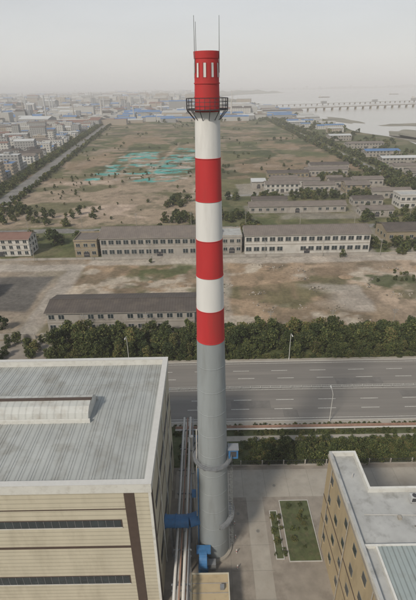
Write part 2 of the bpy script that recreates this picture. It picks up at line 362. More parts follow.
def gallery(z,R,h,name,k='darksteel',n=20,a0=0,a1=2*math.pi):
    q=MB(); r0=rad(z)+.05; m=40
    for j in range(m):
        t0=a0+(a1-a0)*j/m; t1=a0+(a1-a0)*(j+1)/m
        A=lambda r,t,zz:(CX+r*math.cos(t),CY+r*math.sin(t),zz)
        q.poly([A(r0,t0,z),A(R,t0,z),A(R,t1,z),A(r0,t1,z)],k); q.poly([A(r0,t0,z-.06),A(R,t0,z-.06),A(R,t1,z-.06),A(r0,t1,z-.06)],k); q.poly([A(R,t0,z-.06),A(R,t1,z-.06),A(R,t1,z+.08),A(R,t0,z+.08)],k)
    for hh in (h*.35,h*.68,h): q.ring((CX,CY),R,z+hh,.028,k,m,a0,a1)
    for j in range(n+1):
        t=a0+(a1-a0)*j/n; x,y=CX+R*math.cos(t),CY+R*math.sin(t)
        q.cyl((x,y,z),(x,y,z+h),.028,.028,k,5)
        if j%2==0: q.cyl((x,y,z-.05),(CX+(r0)*math.cos(t),CY+r0*math.sin(t),z-1.1),.045,.045,k,5)
    q.build(name,ch)
gallery(77.75,2.4,1.2,'top_gallery',n=26); gallery(23.6,3.35,1.1,'middle_gallery','steel',18); gallery(9.5,3.85,1.1,'lower_gallery','steel',14,-1.2,1.4)
def ladder(la,zb,zt,nm):
    q=MB(); c,s=math.cos(la),math.sin(la)
    P=lambda u,o,z:(CX+c*(rad(z)+o)-s*u,CY+s*(rad(z)+o)+c*u,z)
    q.cyl(P(-.25,.25,zb),P(-.25,.25,zt),.03,.03,'steel',5);q.cyl(P(.25,.25,zb),P(.25,.25,zt),.03,.03,'steel',5)
    for z in np.arange(zb+.4,zt,.45): q.cyl(P(-.25,.25,z),P(.25,.25,z),.018,.018,'steel',4,False)
    for z in np.arange(zb+2.3,zt,1.3):
        q.tube([P(.38*math.cos(t),.25+.72*math.sin(t),z) for t in np.linspace(0,math.pi,7)],.04,'midsteel',4)
    for t in np.linspace(0,math.pi,6)[1:-1]: q.cyl(P(.38*math.cos(t),.25+.72*math.sin(t),zb+2.3),P(.38*math.cos(t),.25+.72*math.sin(t),zt-.3),.03,.03,'midsteel',4,False)
    q.build(nm,ch)
ladder(-.3,.2,24.5,'caged_ladder'); ladder(1.9,23.6,78.5,'upper_caged_ladder')
q=MB()  # riser pipes on the left flank
for la,k,r,zt in ((3.35,'pipe',.10,30.),(3.6,'blue',.09,22.)):
    c,s=math.cos(la),math.sin(la); q.cyl((CX+c*(rad(0)+.25),CY+s*(rad(0)+.25),.3),(CX+c*(rad(zt)+.25),CY+s*(rad(zt)+.25),zt),r,r,k,8)
    for z in np.arange(3,zt,4): q.cyl((CX+c*(rad(z)-.02),CY+s*(rad(z)-.02),z),(CX+c*(rad(z)+.3),CY+s*(rad(z)+.3),z),.05,.05,'steel',6)
q.box(-3.5,-2.75,54.6,55.4,14.0,15.2,'blue'); q.build('riser_pipes',ch)
q=MB(); q.cyl((CX,CY,.0),(CX,CY,.5),3.6,3.5,'concrete2',40)
q.build('plinth',ch)
q=MB(); q.box(3.0,4.6,54.2,55.6,23.7,25.6,'blue'); q.box(2.9,4.7,54.1,55.7,25.6,25.7,'steel'); q.box(3.3,4.3,54.17,54.2,24.1,25.3,'darksteel'); q.build('sampling_cabinet',ch)

# flue duct
fd=empty('flue_duct')
q=MB(); q.cyl((-8.7,54.2,8.4),(-4.2,54.2,8.4),1.15,1.15,'blue',28); q.cyl((-4.2,54.2,8.4),(-2.0,55,8.4),1.15,1.25,'blue',28)
for x in (-8.5,-6.6,-4.4): q.cyl((x-.08,54.2,8.4),(x+.08,54.2,8.4),1.3,1.3,'blue',28)
for x in (-7.5,-5.0): q.box(x-.15,x+.15,53.0,53.3,0,8,'steel'); q.box(x-.15,x+.15,55.1,55.4,0,8,'steel'); q.box(x-.15,x+.15,53,55.4,7.0,7.2,'steel')
q.build('duct',fd,False)
q=MB()
q.cyl((-2.4,50.7,2.8),(-1.0,50.7,2.8),1.7,1.7,'blue',24); q.box(-2.6,-.8,49.6,51.8,.1,1.6,'blue'); q.box(-1.0,.6,50.1,51.3,.2,1.8,'steel'); q.box(-2.9,-.3,50.6,52.2,4.1,4.4,'blue')
q.build('induced_draught_fan')
pr=empty('pipe_rack'); q=MB()
for y in np.arange(38,82,6):
    for x in (-6.6,-4.0): q.box(x-.12,x+.12,y-.12,y+.12,0,6.5,'steel')
    q.box(-6.9,-3.7,y-.1,y+.1,6.2,6.45,'steel'); q.box(-6.9,-3.7,y-.1,y+.1,4.6,4.8,'steel')
for x in (-6.6,-4.0): q.box(x-.08,x+.08,38,80,5.9,6.1,'steel')
q.build('frames',pr)
q=MB()
for x,r,z,k in ((-6.3,.24,6.75,'pipe'),(-5.5,.16,6.66,'rust'),(-4.8,.28,6.8,'pipe'),(-4.2,.12,6.62,'steel'),(-5.9,.2,5.0,'pipe'),(-4.7,.2,5.0,'rust')):
    q.cyl((x,32,z),(x,84,z),r,r,k,10)
q.build('pipes',pr,True)
q=MB(); q.cyl((-3.6,62,0),(-3.6,62,20),.24,.24,'pipe',12); q.cyl((-3.6,62,20),(-3.6,62,21.5),.24,.38,'pipe',12)
for z in (6,12,18): q.box(-3.9,-3.3,61.7,62.3,z,z+.15,'steel')
q.build('vent_pipe')
q=MB(); q.cyl((-3.4,74,9.6),(-2.2,74,9.6),.6,.6,'blue',16); q.box(-3.4,-2.2,73.4,74.6,7,9,'blue'); 
for x in (-3.3,-2.35): q.box(x,x+.15,73.4,73.55,0,7,'steel'); q.box(x,x+.15,74.45,74.6,0,7,'steel')
q.build('blue_tank_on_frame')
q=MB(); q.box(-3.6,2.6,40.5,47.2,0,3.4,'cream'); q.box(-3.8,2.8,40.3,47.4,3.4,3.6,'ochre')
q.box(-3.8,2.8,47.2,47.4,3.6,3.9,'cream');q.box(-3.8,-3.6,40.3,47.2,3.6,3.9,'cream');q.box(2.6,2.8,40.3,47.2,3.6,3.9,'cream')
for y in (42.5,44.1,45.7): q.box(-3.6,2.6,y,y+.1,3.6,3.7,'wallg')
q.box(1.2,1.9,44.6,45.3,3.6,4.2,'steel')
q.build('pump_house')
for x,y in ((4.6,50.5),(4.6,53.5),(4.6,56.5),(4.6,59.5)):
    q=MB(); q.cyl((x,y,0),(x,y,1.0),.09,.09,'trimwhite',10); q.cyl((x,y,.45),(x,y,.65),.095,.095,'red',10); q.build('bollard')

# ------------------------------------------------------------------ left factory building
fb=empty('factory_building')
XL,XR,YF,YB=-62,-8.7,44.,75.6
q=MB(); q.box(XL,XR,YF,YB,0,28.3,'cream'); q.build('walls',fb)
q=MB()
q.box(XL-.15,XR+.18,YF-.25,YF+.55,28.3,30,'trimwhite'); q.box(XL-.15,XR+.18,YB-.5,YB+.2,28.3,30,'trimwhite'); q.box(XR-.75,XR+.18,YF+.55,YB-.5,28.3,30,'trimwhite'); q.box(XL-.15,XL+.6,YF+.55,YB-.5,28.3,30,'trimwhite')
q.box(XL-.2,XR+.24,YF-.31,YF+.6,30,30.08,'frame'); q.box(XL-.2,XR+.24,YB-.55,YB+.26,30,30.08,'frame'); q.box(XR-.8,XR+.24,YF+.6,YB-.55,30,30.08,'frame')
q.box(XR-1.0,XR-.8,YF+.6,YB-.55,28.6,28.95,'cgrey')
q.build('parapet',fb)
q=MB(); ym=60.4
for a,b,za,zb in ((YF+.55,ym,28.7,29.5),(ym,YB-.5,29.5,28.7)): q.poly([(XL+.6,a,za),(XR-.8,a,za),(XR-.8,b,zb),(XL+.6,b,zb)],'roofmetal')
q.build('metal_roof',fb)
q=MB()
for x in np.arange(XL+1.2,XR-1,1.8):
    for a,b,za,zb in ((YF+.6,ym,28.7,29.5),(ym,YB-.6,29.5,28.7)):
        q.poly([(x,a,za+.06),(x+.07,a,za+.06),(x+.07,b,zb+.06),(x,b,zb+.06)],'roofmetal'); q.poly([(x,a,za),(x,a,za+.06),(x,b,zb+.06),(x,b,zb)],'roofmetal'); q.poly([(x+.07,a,za),(x+.07,a,za+.06),(x+.07,b,zb+.06),(x+.07,b,zb)],'roofmetal')
for y in (52.2,68): 
    z_=28.7+.8*(1-abs(y-ym)/16); q.box(XL+1,XR-1,y,y+.06,z_-.03,z_+.02,'roofmetal')
q.build('roof_seams',fb)
q=MB()
xe=-20.6; pf=[(57.7,29.1),(57.5,30.0),(57.9,30.9),(58.9,31.6),(60.4,31.9),(61.9,31.6),(62.9,30.9),(63.3,30.0),(63.1,29.1)]
for (a,za),(b,zb) in zip(pf[:-1],pf[1:]): q.poly([(XL+2,a,za),(xe,a,za),(xe,b,zb),(XL+2,b,zb)],'vent')
q.poly([(xe,a,z) for a,z in pf],'trimwhite'); q.poly([(XL+2,a,z) for a,z in pf],'trimwhite')
q.box(XL+2,xe+.3,57.2,57.45,29.1,30.1,'trimwhite'); q.box(XL+2,xe+.3,63.35,63.6,29.1,30.1,'trimwhite')
q.box(XL+2,xe+.15,60.1,60.7,31.88,32.05,'brown')
for x in np.arange(XL+3,xe,6.): q.box(x,x+.12,57.3,63.5,29.3,29.45,'steel')
q.build('ridge_ventilator',fb)
q=MB()
def wband(z0,z1,x0,x1):
    q.box(x0,x1,YF-.06,YF,z0-.15,z1+.15,'brown'); n=int((x1-x0)/1.15)
    for j in range(n):
        xa=x0+.1+(x1-x0-.2)*j/n; q.box(xa+.06,xa+(x1-x0-.2)/n-.06,YF-.09,YF-.06,z0,z1,'glass')
        q.box(xa-.03,xa+.03,YF-.1,YF-.06,z0,z1,'steel')
    q.box(x0,x1,YF-.12,YF-.06,z0-.22,z0-.1,'trimwhite')
wband(20.9,22.3,-60,-13.4); wband(7.2,9.0,-60,-13.4)
q.box(-12.6,-11.1,YF-.07,YF,0,28.3,'brown'); q.box(XL,-12.6,YF-.05,YF,16.0,16.5,'brown'); q.box(XL,-12.6,YF-.05,YF,24.6,24.8,'brown')
q.box(XR-.35,XR+.05,YF-.05,YF+.3,0,28.3,'trimwhite')
for z0,z1 in ((20.9,22.3),(7.2,9.0)):
    q.box(XR,XR+.05,YF+3,YB-2,z0-.15,z1+.15,'brown')
    for y in np.arange(YF+3.1,YB-3,1.2): q.box(XR+.05,XR+.08,y,y+1.05,z0,z1,'glass')
q.box(XR,XR+.06,YF+.5,YF+1.4,0,28.3,'brown'); q.box(XR,XR+.05,YF+1.4,YB,16,16.5,'brown')
for y in (52,60,68): q.cyl((XR+.15,y,.2),(XR+.15,y,28.2),.1,.1,'trimwhite',8)
q.build('window_bands_and_trim',fb)

# ------------------------------------------------------------------ right workshop building
ob=empty('workshop_building'); H=22.1
q=MB(); q.box(21,25.4,49.3,57,0,H-.9,'ochre'); q.box(21,70,26,49.3,0,H-.9,'ochre'); q.build('walls',ob)
q=MB(); k='trimwhite'; z0,z1=H-.9,H
q.box(20.9,21.35,26,57.1,z0,z1,k,'roofflat'); q.box(21.35,25.5,56.7,57.1,z0,z1,k); q.box(25.1,25.5,49.4,56.7,z0,z1,k); q.box(25.1,70,49.0,49.4,z0,z1,k)
q.box(20.8,20.9,26,57.2,z0-.4,z0+.1,'concrete2'); q.box(21.35,70,39.6,39.9,z0,z1-.3,k); q.box(22.9,23.2,26,39.6,z0,z1-.3,k)
q.build('parapet',ob)
q=MB(); q.poly([(21.35,39.9,z0+.02),(25.1,39.9,z0+.02),(25.1,56.7,z0+.02),(21.35,56.7,z0+.02)],'roofflat'); q.poly([(25.1,39.9,z0+.02),(70,39.9,z0+.02),(70,49.0,z0+.02),(25.1,49.0,z0+.02)],'roofflat')
q.poly([(21.35,26,z0+.02),(22.9,26,z0+.02),(22.9,39.6,z0+.02),(21.35,39.6,z0+.02)],'roofflat'); q.build('flat_roof',ob)
q=MB(); q.poly([(23.2,26,z0+.1),(70,26,z0+.1),(70,39.6,z0+.5),(23.2,39.6,z0+.5)],'roofmetal2')
for x in np.arange(23.8,60,1.4): q.poly([(x,26,z0+.15),(x+.08,26,z0+.15),(x+.08,39.6,z0+.55),(x,39.6,z0+.55)],'roofmetal2')
q.build('metal_roof',ob)
q=MB()
for z in (3.0,8.0,13.0,17.6):
    for y in np.arange(28,56,4.2):
        q.box(20.94,21,y,y+1.4,z,z+1.6,'midsteel'); q.box(20.91,20.94,y+.08,y+.66,z+.08,z+1.52,'glass'); q.box(20.91,20.94,y+.74,y+1.32,z+.08,z+1.52,'glass'); q.box(20.82,21,y-.1,y+1.5,z-.12,z-.003,'ochre')
q.box(20.95,21,26,57,11.4,11.7,'brown'); q.box(20.95,21,26,57,6.2,6.4,'brown')
for y in (34.,44.5,54.2): q.cyl((20.8,y,0),(20.8,y,H-1.3),.09,.09,'concrete2',8)
q.build('windows_and_trim',ob)
q=MB()
for x,y in ((31,46.8),(33,46.8)):
    q.box(x,x+1.3,y,y+.9,z0+.25,z0+1.3,'roofwhite'); q.cyl((x+.65,y+.45,z0+1.3),(x+.65,y+.45,z0+1.36),.38,.38,'darksteel',16); q.box(x+.15,x+1.15,y-.02,y,z0+.4,z0+1.15,'darksteel'); q.box(x+.1,x+.2,y,y+.9,z0,z0+.25,'steel'); q.box(x+1.1,x+1.2,y,y+.9,z0,z0+.25,'steel')
q.build('roof_air_conditioners',ob)
q=MB(); q.cyl((23.2,45,z0+.1),(34,44.6,z0+.15),.05,.05,'pipe',6); q.box(28,28.5,44,44.5,z0,z0+.5,'concrete2'); q.box(30,38,42.9,43.0,z0+.02,z0+.12,'roofbr'); q.cyl((23.5,52,z0),(23.5,52,z0+.9),.08,.08,'pipe',8); q.build('roof_pipe',ob)

# ------------------------------------------------------------------ generic hall with windows
def hall(name,x0,x1,y0,y1,h,rise,wall,roof,storeys=2,sp=3.6,win='glass',ww=2.0,wh=1.7):
    e=empty(name); q=MB(); q.box(x0,x1,y0,y1,0,h,wall)
    ym=(y0+y1)/2
    if rise>0:
        for x in (x0,x1): q.poly([(x,y0,h),(x,y1,h),(x,ym,h+rise)],wall)
    q.build('walls',e)
    q=MB()
    if rise>0:
        o=.6; s=rise/(ym-y0); za=h-o*s+.05
        for (a,b) in ((y0-o,ym),(y1+o,ym)):
            q.poly([(x0-o,a,za),(x1+o,a,za),(x1+o,b,h+rise+.05),(x0-o,b,h+rise+.05)],roof); q.poly([(x0-o,a,za-.22),(x1+o,a,za-.22),(x1+o,a,za),(x0-o,a,za)],'concrete2')
        q.box(x0-o,x1+o,ym-.25,ym+.25,h+rise-.02,h+rise+.16,roof)
    else:
        q.box(x0-.2,x1+.2,y0-.2,y1+.2,h,h+.3,roof); q.box(x0-.2,x1+.2,y0-.2,y0,h+.3,h+1,wall); q.box(x0-.2,x0,y0,y1,h+.3,h+1,wall); q.box(x1,x1+.2,y0,y1,h+.3,h+1,wall); q.box(x0-.2,x1+.2,y1,y1+.2,h+.3,h+1,wall)
    q.build('roof',e)
    q=MB(); sh=h/storeys
    for s_ in range(storeys):
        z=s_*sh+sh*.34; n=max(1,int((x1-x0)/sp))
        for j in range(n):
            xa=x0+(x1-x0)*(j+.5)/n-ww/2
            if random.random()<.07: continue
            q.box(xa-.06,xa+ww+.06,y0-.05,y0,z-.06,z+wh+.06,'frame'); q.box(xa,xa+ww/2-.06,y0-.09,y0-.05,z,z+wh,win); q.box(xa+ww/2+.06,xa+ww,y0-.09,y0-.05,z,z+wh,win); q.box(xa-.2,xa+ww+.2,y0-.25,y0,z-.2,z-.063,'concrete2')
        for yy in np.arange(y0+1.5,y1-2.5,sp):
            for xx,sg in ((x0,-1),(x1,1)):
                a,b=sorted((xx,xx+sg*.05)); q.box(a,b,yy,yy+ww,z-.1,z+wh+.1,'frame'); a,b=sorted((xx+sg*.05,xx+sg*.09)); q.box(a,b,yy+.1,yy+ww-.1,z,z+wh,win)
        if s_>0: q.box(x0-.08,x1+.08,y0-.12,y0,s_*sh-.15,s_*sh+.15,'concrete2')
    q.box((x0+x1)/2-1.5,(x0+x1)/2+1.5,y0-.13,y0,.02,2.6,'darksteel')
    q.build('windows',e); return e
hall('warehouse',-58.5,-5,139,154,8.2,1.6,'wallg','roofdk',2,3.4)
hall('office_block',-56,6,218,238,10.5,3.2,'wallg','roofbr',2,3.8,ww=2.6,wh=2.2)
hall('office_block',20,86,219,236,10.5,2.6,'wallw','roofbr',2,4.0,ww=2.8,wh=2.1)
hall('link_building',8,18.5,221,236,9.0,0,'wallg','roofflat',2,3.5)
hall('workers_house',-70,-58,219,234,8.5,0,'wallo','roofbr',2,4)
hall('dormitory_building',-126,-95,222,234,9.5,2.0,'wallw','roofred',3,3.6,ww=1.8)
hall('brick_shed',101,135,235,252,6.5,2.2,'wallo','roofdk',1,5)
hall('long_shed',30,98,302,312,5,2,'wallg','roofbr',1,5)
hall('showroom_building',138,165,308,322,9,0,'wallw','roofflat',2,3.5,ww=2.2)
hall('gatehouse',-108,-94,166,178,6,0,'wallw','roofwhite',2,4)
for (a,b,c,d,h,w,r) in ((50,78,368,380,7,'wallw','roofbr'),(82,108,368,378,6,'wallg','roofbr'),(56,100,388,398,6,'wallw','roofbr'),(115,135,360,375,7,'wallo','roofbr'),(40,52,385,400,6,'wallg','roofwhite'),(130,160,340,350,6,'wallg','roofbr'),
  (108,126,384,394,6,'wallg','roofdk'),(130,156,388,400,6,'wallg','roofbr'),(110,124,402,410,5,'wallo','roofbr'),(60,84,406,414,5,'wallg','roofbr'),(104,126,288,298,5,'wallg','roofbr'),(108,130,318,328,5,'wallg','roofdk'),(34,60,322,330,5,'wallg','roofdk'),(190,222,392,408,7,'wallg','roofblue'),(196,230,425,440,6,'wallg','roofbr'),(140,170,268,280,6,'wallg','roofbr'),
  (100,140,440,456,6,'wallg','roofbr'),(192,226,455,470,6,'wallg','roofbr'),(110,150,470,484,6,'wallg','roofdk'),(196,240,500,516,7,'wallg','roofwhite'),(198,240,560,578,7,'wallg','roofblue'),(200,250,640,660,7,'wallg','roofbr'),(60,100,432,444,5,'wallo','roofdk'),(200,235,740,765,8,'wallg','roofwhite')):
    hall('compound_building',a,b,c,d,h,1.5,w,r,1 if h<6.5 else 2,4)
q=MB(); q.box(-60,120,134.6,134.85,0,2.2,'wallg'); q.box(-140,-62,134.6,134.85,0,2.2,'wallg'); q.build('boundary_wall')
q=MB(); q.box(-200,200,214.8,215.0,0,1.2,'wallg'); q.build('boundary_wall')
q=MB()
for x in np.arange(-3,80,5): q.box(x-.12,x+.12,74.45,74.69,0,1.8,'wallg')
q.box(-3,80,74.5,74.64,0,.5,'wallg')
for z in (.9,1.7): q.box(-3,80,74.55,74.6,z,z+.05,'darksteel')
for x in np.arange(-3,80,.3): q.box(x,x+.03,74.56,74.59,.5,1.75,'darksteel')
q.build('iron_fence')
q=MB()
for y,r,k in ((86.0,.22,'pipe'),(86.6,.16,'rust'),(87.1,.2,'rust')): q.cyl((-9,y,.9),(150,y,.9),r,r,k,10)
for x in np.arange(-8,150,5): q.box(x,x+.3,85.7,87.4,0,.7,'concrete2')
q.build('pipeline')
q=MB()
for _ in range(26):
    cx,cy=random.uniform(5,140),random.uniform(158,203)
    for _ in range(random.randint(6,20)):
        x=cx+random.gauss(0,2.0); y=cy+random.gauss(0,1.3); s=random.uniform(.2,.6); q.box(x,x+s*random.uniform(.6,2),y,y+s,-.1,random.uniform(.1,.5),random.choice(['rubl','rubd','rubd','rubl']),rot=(x,y,random.random()*3))
for _ in range(10):
    cx,cy=random.uniform(0,110),random.uniform(138,160)
    for _ in range(8):
        x=cx+random.gauss(0,2); y=cy+random.gauss(0,1.5); s=random.uniform(.2,.6); q.box(x,x+s,y,y+s,-.1,.3,random.choice(['rubl','rubd']),rot=(x,y,random.random()*3))
q.build('rubble')
q=MB()
for _ in range(12):
    x,y=random.uniform(-30,130),random.uniform(165,202); r=random.uniform(1.5,4)
    n=9; hts=random.uniform(.2,.35)*r; top=(x+r*.1,y,hts); rg=[(x+r*random.uniform(.8,1.2)*math.cos(6.283*j/n),y+.7*r*random.uniform(.8,1.2)*math.sin(6.283*j/n),-.05) for j in range(n)]; mdl=[(x+(a-x)*.5,y+(b-y)*.5,hts*random.uniform(.6,.85)) for a,b,_z in rg]
    for j in range(n): q.poly([rg[j],rg[(j+1)%n],mdl[(j+1)%n],mdl[j]],'rubs'); q.poly([mdl[j],mdl[(j+1)%n],top],'rubs')
q.build('spoil_heaps')
for x,y in [(x,135.6) for x in range(-44,110,22)]+[(x,213.5) for x in range(-90,140,30)]+[(x,272.5) for x in range(-150,180,35)]:
    q=MB(); q.cyl((x,y,0),(x,y,9.5),.16,.11,'concrete2',7); q.box(x-1,x+1,y-.06,y+.06,8.6,8.75,'steel'); q.box(x-.7,x+.7,y-.06,y+.06,7.8,7.93,'steel')
    for a in(-.9,0,.9): q.cyl((x+a,y,8.75),(x+a,y,9.0),.05,.05,'wallw',6)
    q.build('utility_pole')

# ------------------------------------------------------------------ street lamps
def lamp(x,y,sg,h=9.2):
    q=MB(); q.cyl((x,y,0),(x,y,h),.11,.06,'trimwhite',8); q.cyl((x,y,0),(x,y,.8),.17,.15,'trimwhite',8)
    pts=[(x,y,h-.3),(x,y+sg*.4,h+.25),(x,y+sg*1.2,h+.55),(x,y+sg*2.1,h+.6)]; q.tube(pts,.045,'trimwhite',6)
    q.box(x-.16,x+.16,min(y+sg*1.9,y+sg*2.8),max(y+sg*1.9,y+sg*2.8),h+.52,h+.68,'frame'); q.box(x-.12,x+.12,min(y+sg*2.0,y+sg*2.7),max(y+sg*2.0,y+sg*2.7),h+.46,h+.52,'glass')
    q.build('street_lamp')
for x in (-10.4,31.5,73): lamp(x,89,1)
for x in (-78,-26,26,78): lamp(x,118.6,-1,9.8)
q=MB(); q.box(-90,-54,120.5,133.5,-.1,.04,'concrete'); q.build('paved_lot')

# ------------------------------------------------------------------ trees
def leaf_cloud(cl,per,ls,seed,flat=.8):
    r=np.random.default_rng(seed); P=[]
    for (c,rad_) in cl:
        d=r.normal(size=(per,3)); d/=np.linalg.norm(d,axis=1)[:,None]; rr=rad_*(.45+.55*r.random(per)**.5)
        p=np.array(c)+d*rr[:,None]*np.array([1,1,flat]); P.append(p)
    P=np.concatenate(P); n=len(P)
    a=r.normal(size=(n,3)); a/=np.linalg.norm(a,axis=1)[:,None]; b=np.cross(a,r.normal(size=(n,3))); b/=np.linalg.norm(b,axis=1)[:,None]
    s=(ls*(.6+.8*r.random(n)))[:,None]
    V=np.stack([P-a*s,P-b*s*.7,P+a*s,P+b*s*.7],1).reshape(-1,3); return V,np.arange(n*4).reshape(n,4),r.random(n)
def tree_mesh(name,seed,h,w,ncl,per,ls,mats,trunk=True,low=.3):
    r=random.Random(seed); cl=[]
    for i in range(ncl):
        t=r.random(); z=h*(low+(1-low)*t*.92); rr=w*.5*math.sin(math.pi*min(1,(.18+.78*t)))**.8*r.random()**.5; a=r.random()*6.283
        cl.append(((rr*math.cos(a),rr*math.sin(a),z),w*(.16+.12*r.random())))
    V,F,rn=leaf_cloud(cl,per,ls,seed)
    V[:,2]=np.maximum(V[:,2],.05)
    mi=np.digitize(rn,[.45,.8]); mi=mi.clip(0,2)
    if trunk:
        q=MB(); q.cyl((0,0,-.1),(0,0,h*.45),h*.022,h*.014,'bark',6); 
        for c,_ in cl[:6]: q.cyl((0,0,h*(.25+.15*r.random())),c,h*.01,h*.004,'bark',4,False)
        tv=np.array(q.v); tf=np.array([f for f in q.f if len(f)==4]); V2=np.concatenate([V,tv]); F2=np.concatenate([F,tf+len(V)]); mi=np.concatenate([mi,np.full(len(tf),3)])
        return npmesh(name,V2,F2,mats+[M['bark']],mi)
    return npmesh(name,V,F,mats,mi)
G3=[M['leafd'],M['leaf'],M['leafl']]; G4=[M['leaf'],M['leafl'],M['leafy']]; G5=[M['leafd'],M['leafd'],M['leaf']]
HI=[tree_mesh('tree_hi',s,7.,4.6 if s%2 else 5.4,26,60,.26,[G3,G5,G3,G4,G3][s%5],True,.18) for s in range(6)]
MID=[tree_mesh('tree_mid',20+s,7.,6,16,30,.5,[G3,G4,G3,G5][s%4],True,.15) for s in range(5)]
LOW=[tree_mesh('tree_low',40+s,6.,7,9,14,.95,[G3,G5,G4,G3][s%4],False,.15) for s in range(5)]
BUSH=[tree_mesh('bush',60+s,1.8,2.3,10,60,.13,[G3,G4,G3][s%3],False,.1) for s in range(4)]
def plant(parent,protos,x,y,s,sz=None):
    m=random.choice(protos); o=bpy.data.objects.new('tree',m); o.parent=parent; o.location=(x,y,0); o.rotation_euler=(0,0,random.random()*6.28); sz=sz or s*random.uniform(.85,1.2); o.scale=(s,s,sz); COL.objects.link(o)
U=random.uniform
e=empty('roadside_tree_belt')
for x in np.arange(-52,95,2.7):
    for y in (121.2,125,129,132.5):
        if random.random()<.9: plant(e,HI,x+U(-1.2,1.2),y+U(-1.2,1.2),U(.62,1.15)*(1.0 if y>122 else .75))
for x in np.arange(-52,95,1.7): plant(e,BUSH,x+U(-.5,.5),119.9+U(-.3,.3),U(.7,1.1))
e=empty('shrub_belt')
for x in np.arange(10,75,1.25):
    for y in (76,77.4,78.9,80.4,81.6):
        if random.random()<.85: plant(e,BUSH,x+U(-.6,.6),y+U(-.5,.5),U(.6,1.4))
for x in np.arange(-7,10,1.2):
    for y in (76.5,79.,81):
        if random.random()<.55: plant(e,BUSH,x+U(-.6,.6),y+U(-.8,.8),U(.5,1.1))
for x in np.arange(-9,75,1.3):
    if random.random()<.9: plant(e,BUSH,x,85.1,U(.4,.7)); 
    if random.random()<.9: plant(e,BUSH,x,87.8,U(.4,.6))
e=empty('planter_shrubs')
for x in np.arange(12.3,20,1.3):
    for y in np.arange(53,64,1.3):
        if (13.8<x<15) or (x<13.8 and y>61.5): continue
        if random.random()<.45: plant(e,BUSH,x+U(-.4,.4),y+U(-.4,.4),U(.25,.6))
e=empty('garden_tree_row')
for x in (14,18,22.5,26,30,35,39,45,52): plant(e,HI,x+U(-1,1),78+U(-1,2),U(.4,.62))
e=empty('tree_group')
def scat(n,x0,x1,y0,y1,s0,s1,P=MID,thr=0,sc=30):
    for _ in range(n):
        x,y=U(x0,x1),U(y0,y1)
        if thr and float(fbm(x,y,sc,77))<thr: continue
        plant(e,P,x,y,U(s0,s1))
scat(38,-28,30,277,296,.5,1.0); scat(40,-30,28,322,345,.5,1.0,thr=.42); scat(60,-170,-75,275,325,.4,.9,thr=.45); scat(30,-165,-60,236,258,.7,1.1,thr=.4)
scat(40,88,135,214,234,.4,.9,thr=.45); scat(60,100,190,255,300,.5,1.0,thr=.4); scat(90,20,170,338,358,.5,.9,thr=.45); scat(50,105,165,412,430,.6,1.0); scat(30,160,172,362,400,.8,1.3)
scat(14,75,95,176,190,.15,.3); scat(40,-60,100,136,137.5,.3,.6); scat(45,-120,90,207,214,.25,.55,thr=.5);scat(25,-110,-75,136,156,.4,.8,thr=.45)
scat(30,22,32,238,262,.5,1);scat(60,-60,90,243,262,.4,.9,thr=.5)
scat(200,-165,-8,275,470,.15,.45,MID,.56); scat(150,-8,160,415,520,.2,.7,MID,.5)
scat(14,-72,-54,121,133,.4,.7,HI)
e=empty('distant_trees')
for y in np.arange(290,1350,5.5):
    for x in (166,187):
        if y>375: plant(e,LOW,x+U(-3,3),y+U(-3,3),U(.7,1.2))
    for o_ in (11,-11,-17): plant(e,LOW,-127-.103*y+o_+U(-1.5,1.5),y+U(-2,2),U(.5,.9))
scat(280,192,290,420,1500,.7,1.3,LOW,.48)
scat(600,-240,160,430,1250,.2,.65,LOW,.56,60)
scat(120,-150,160,1200,1500,.8,1.4,LOW)
scat(600,-900,-190,350,1900,.6,1.3,LOW,.45)
scat(300,-900,260,1400,2600,1.0,2.0,LOW)

# ------------------------------------------------------------------ distant city and industry
def citywall(name,c):
    m,nt,b=base_mat(name); N=nt.nodes; L=nt.links
    g_=N.new('ShaderNodeNewGeometry'); sp=N.new('ShaderNodeSeparateXYZ'); L.new(g_.outputs['Position'],sp.inputs[0])
    a=N.new('ShaderNodeMath'); a.operation='ADD'; L.new(sp.outputs[0],a.inputs[0]); L.new(sp.outputs[1],a.inputs[1])
    def st(src,per,th):
        f=N.new('ShaderNodeMath'); f.operation='MULTIPLY'; f.inputs[1].default_value=1/per; L.new(src,f.inputs[0]); g=N.new('ShaderNodeMath'); g.operation='FRACT'; L.new(f.outputs[0],g.inputs[0]); h=N.new('ShaderNodeMath'); h.operation='GREATER_THAN'; h.inputs[1].default_value=th; L.new(g.outputs[0],h.inputs[0]); return h.outputs[0]
    m1=N.new('ShaderNodeMath'); m1.operation='MULTIPLY'; L.new(st(a.outputs[0],4.2,.5),m1.inputs[0]); L.new(st(sp.outputs[2],3.3,.55),m1.inputs[1])
    mx=N.new('ShaderNodeMix'); mx.data_type='RGBA'; L.new(m1.outputs[0],mx.inputs[0]); mx.inputs[6].default_value=(*c,1); mx.inputs[7].default_value=(.08,.09,.10,1)
    L.new(mx.outputs[2],b.inputs['Base Color']); b.inputs['Roughness'].default_value=.8; return m
M['cw1']=citywall('city_wall_white',(.44,.43,.40)); M['cw2']=citywall('city_wall_grey',(.28,.28,.27)); M['cw3']=citywall('city_wall_tan',(.33,.28,.22))
q=MB()
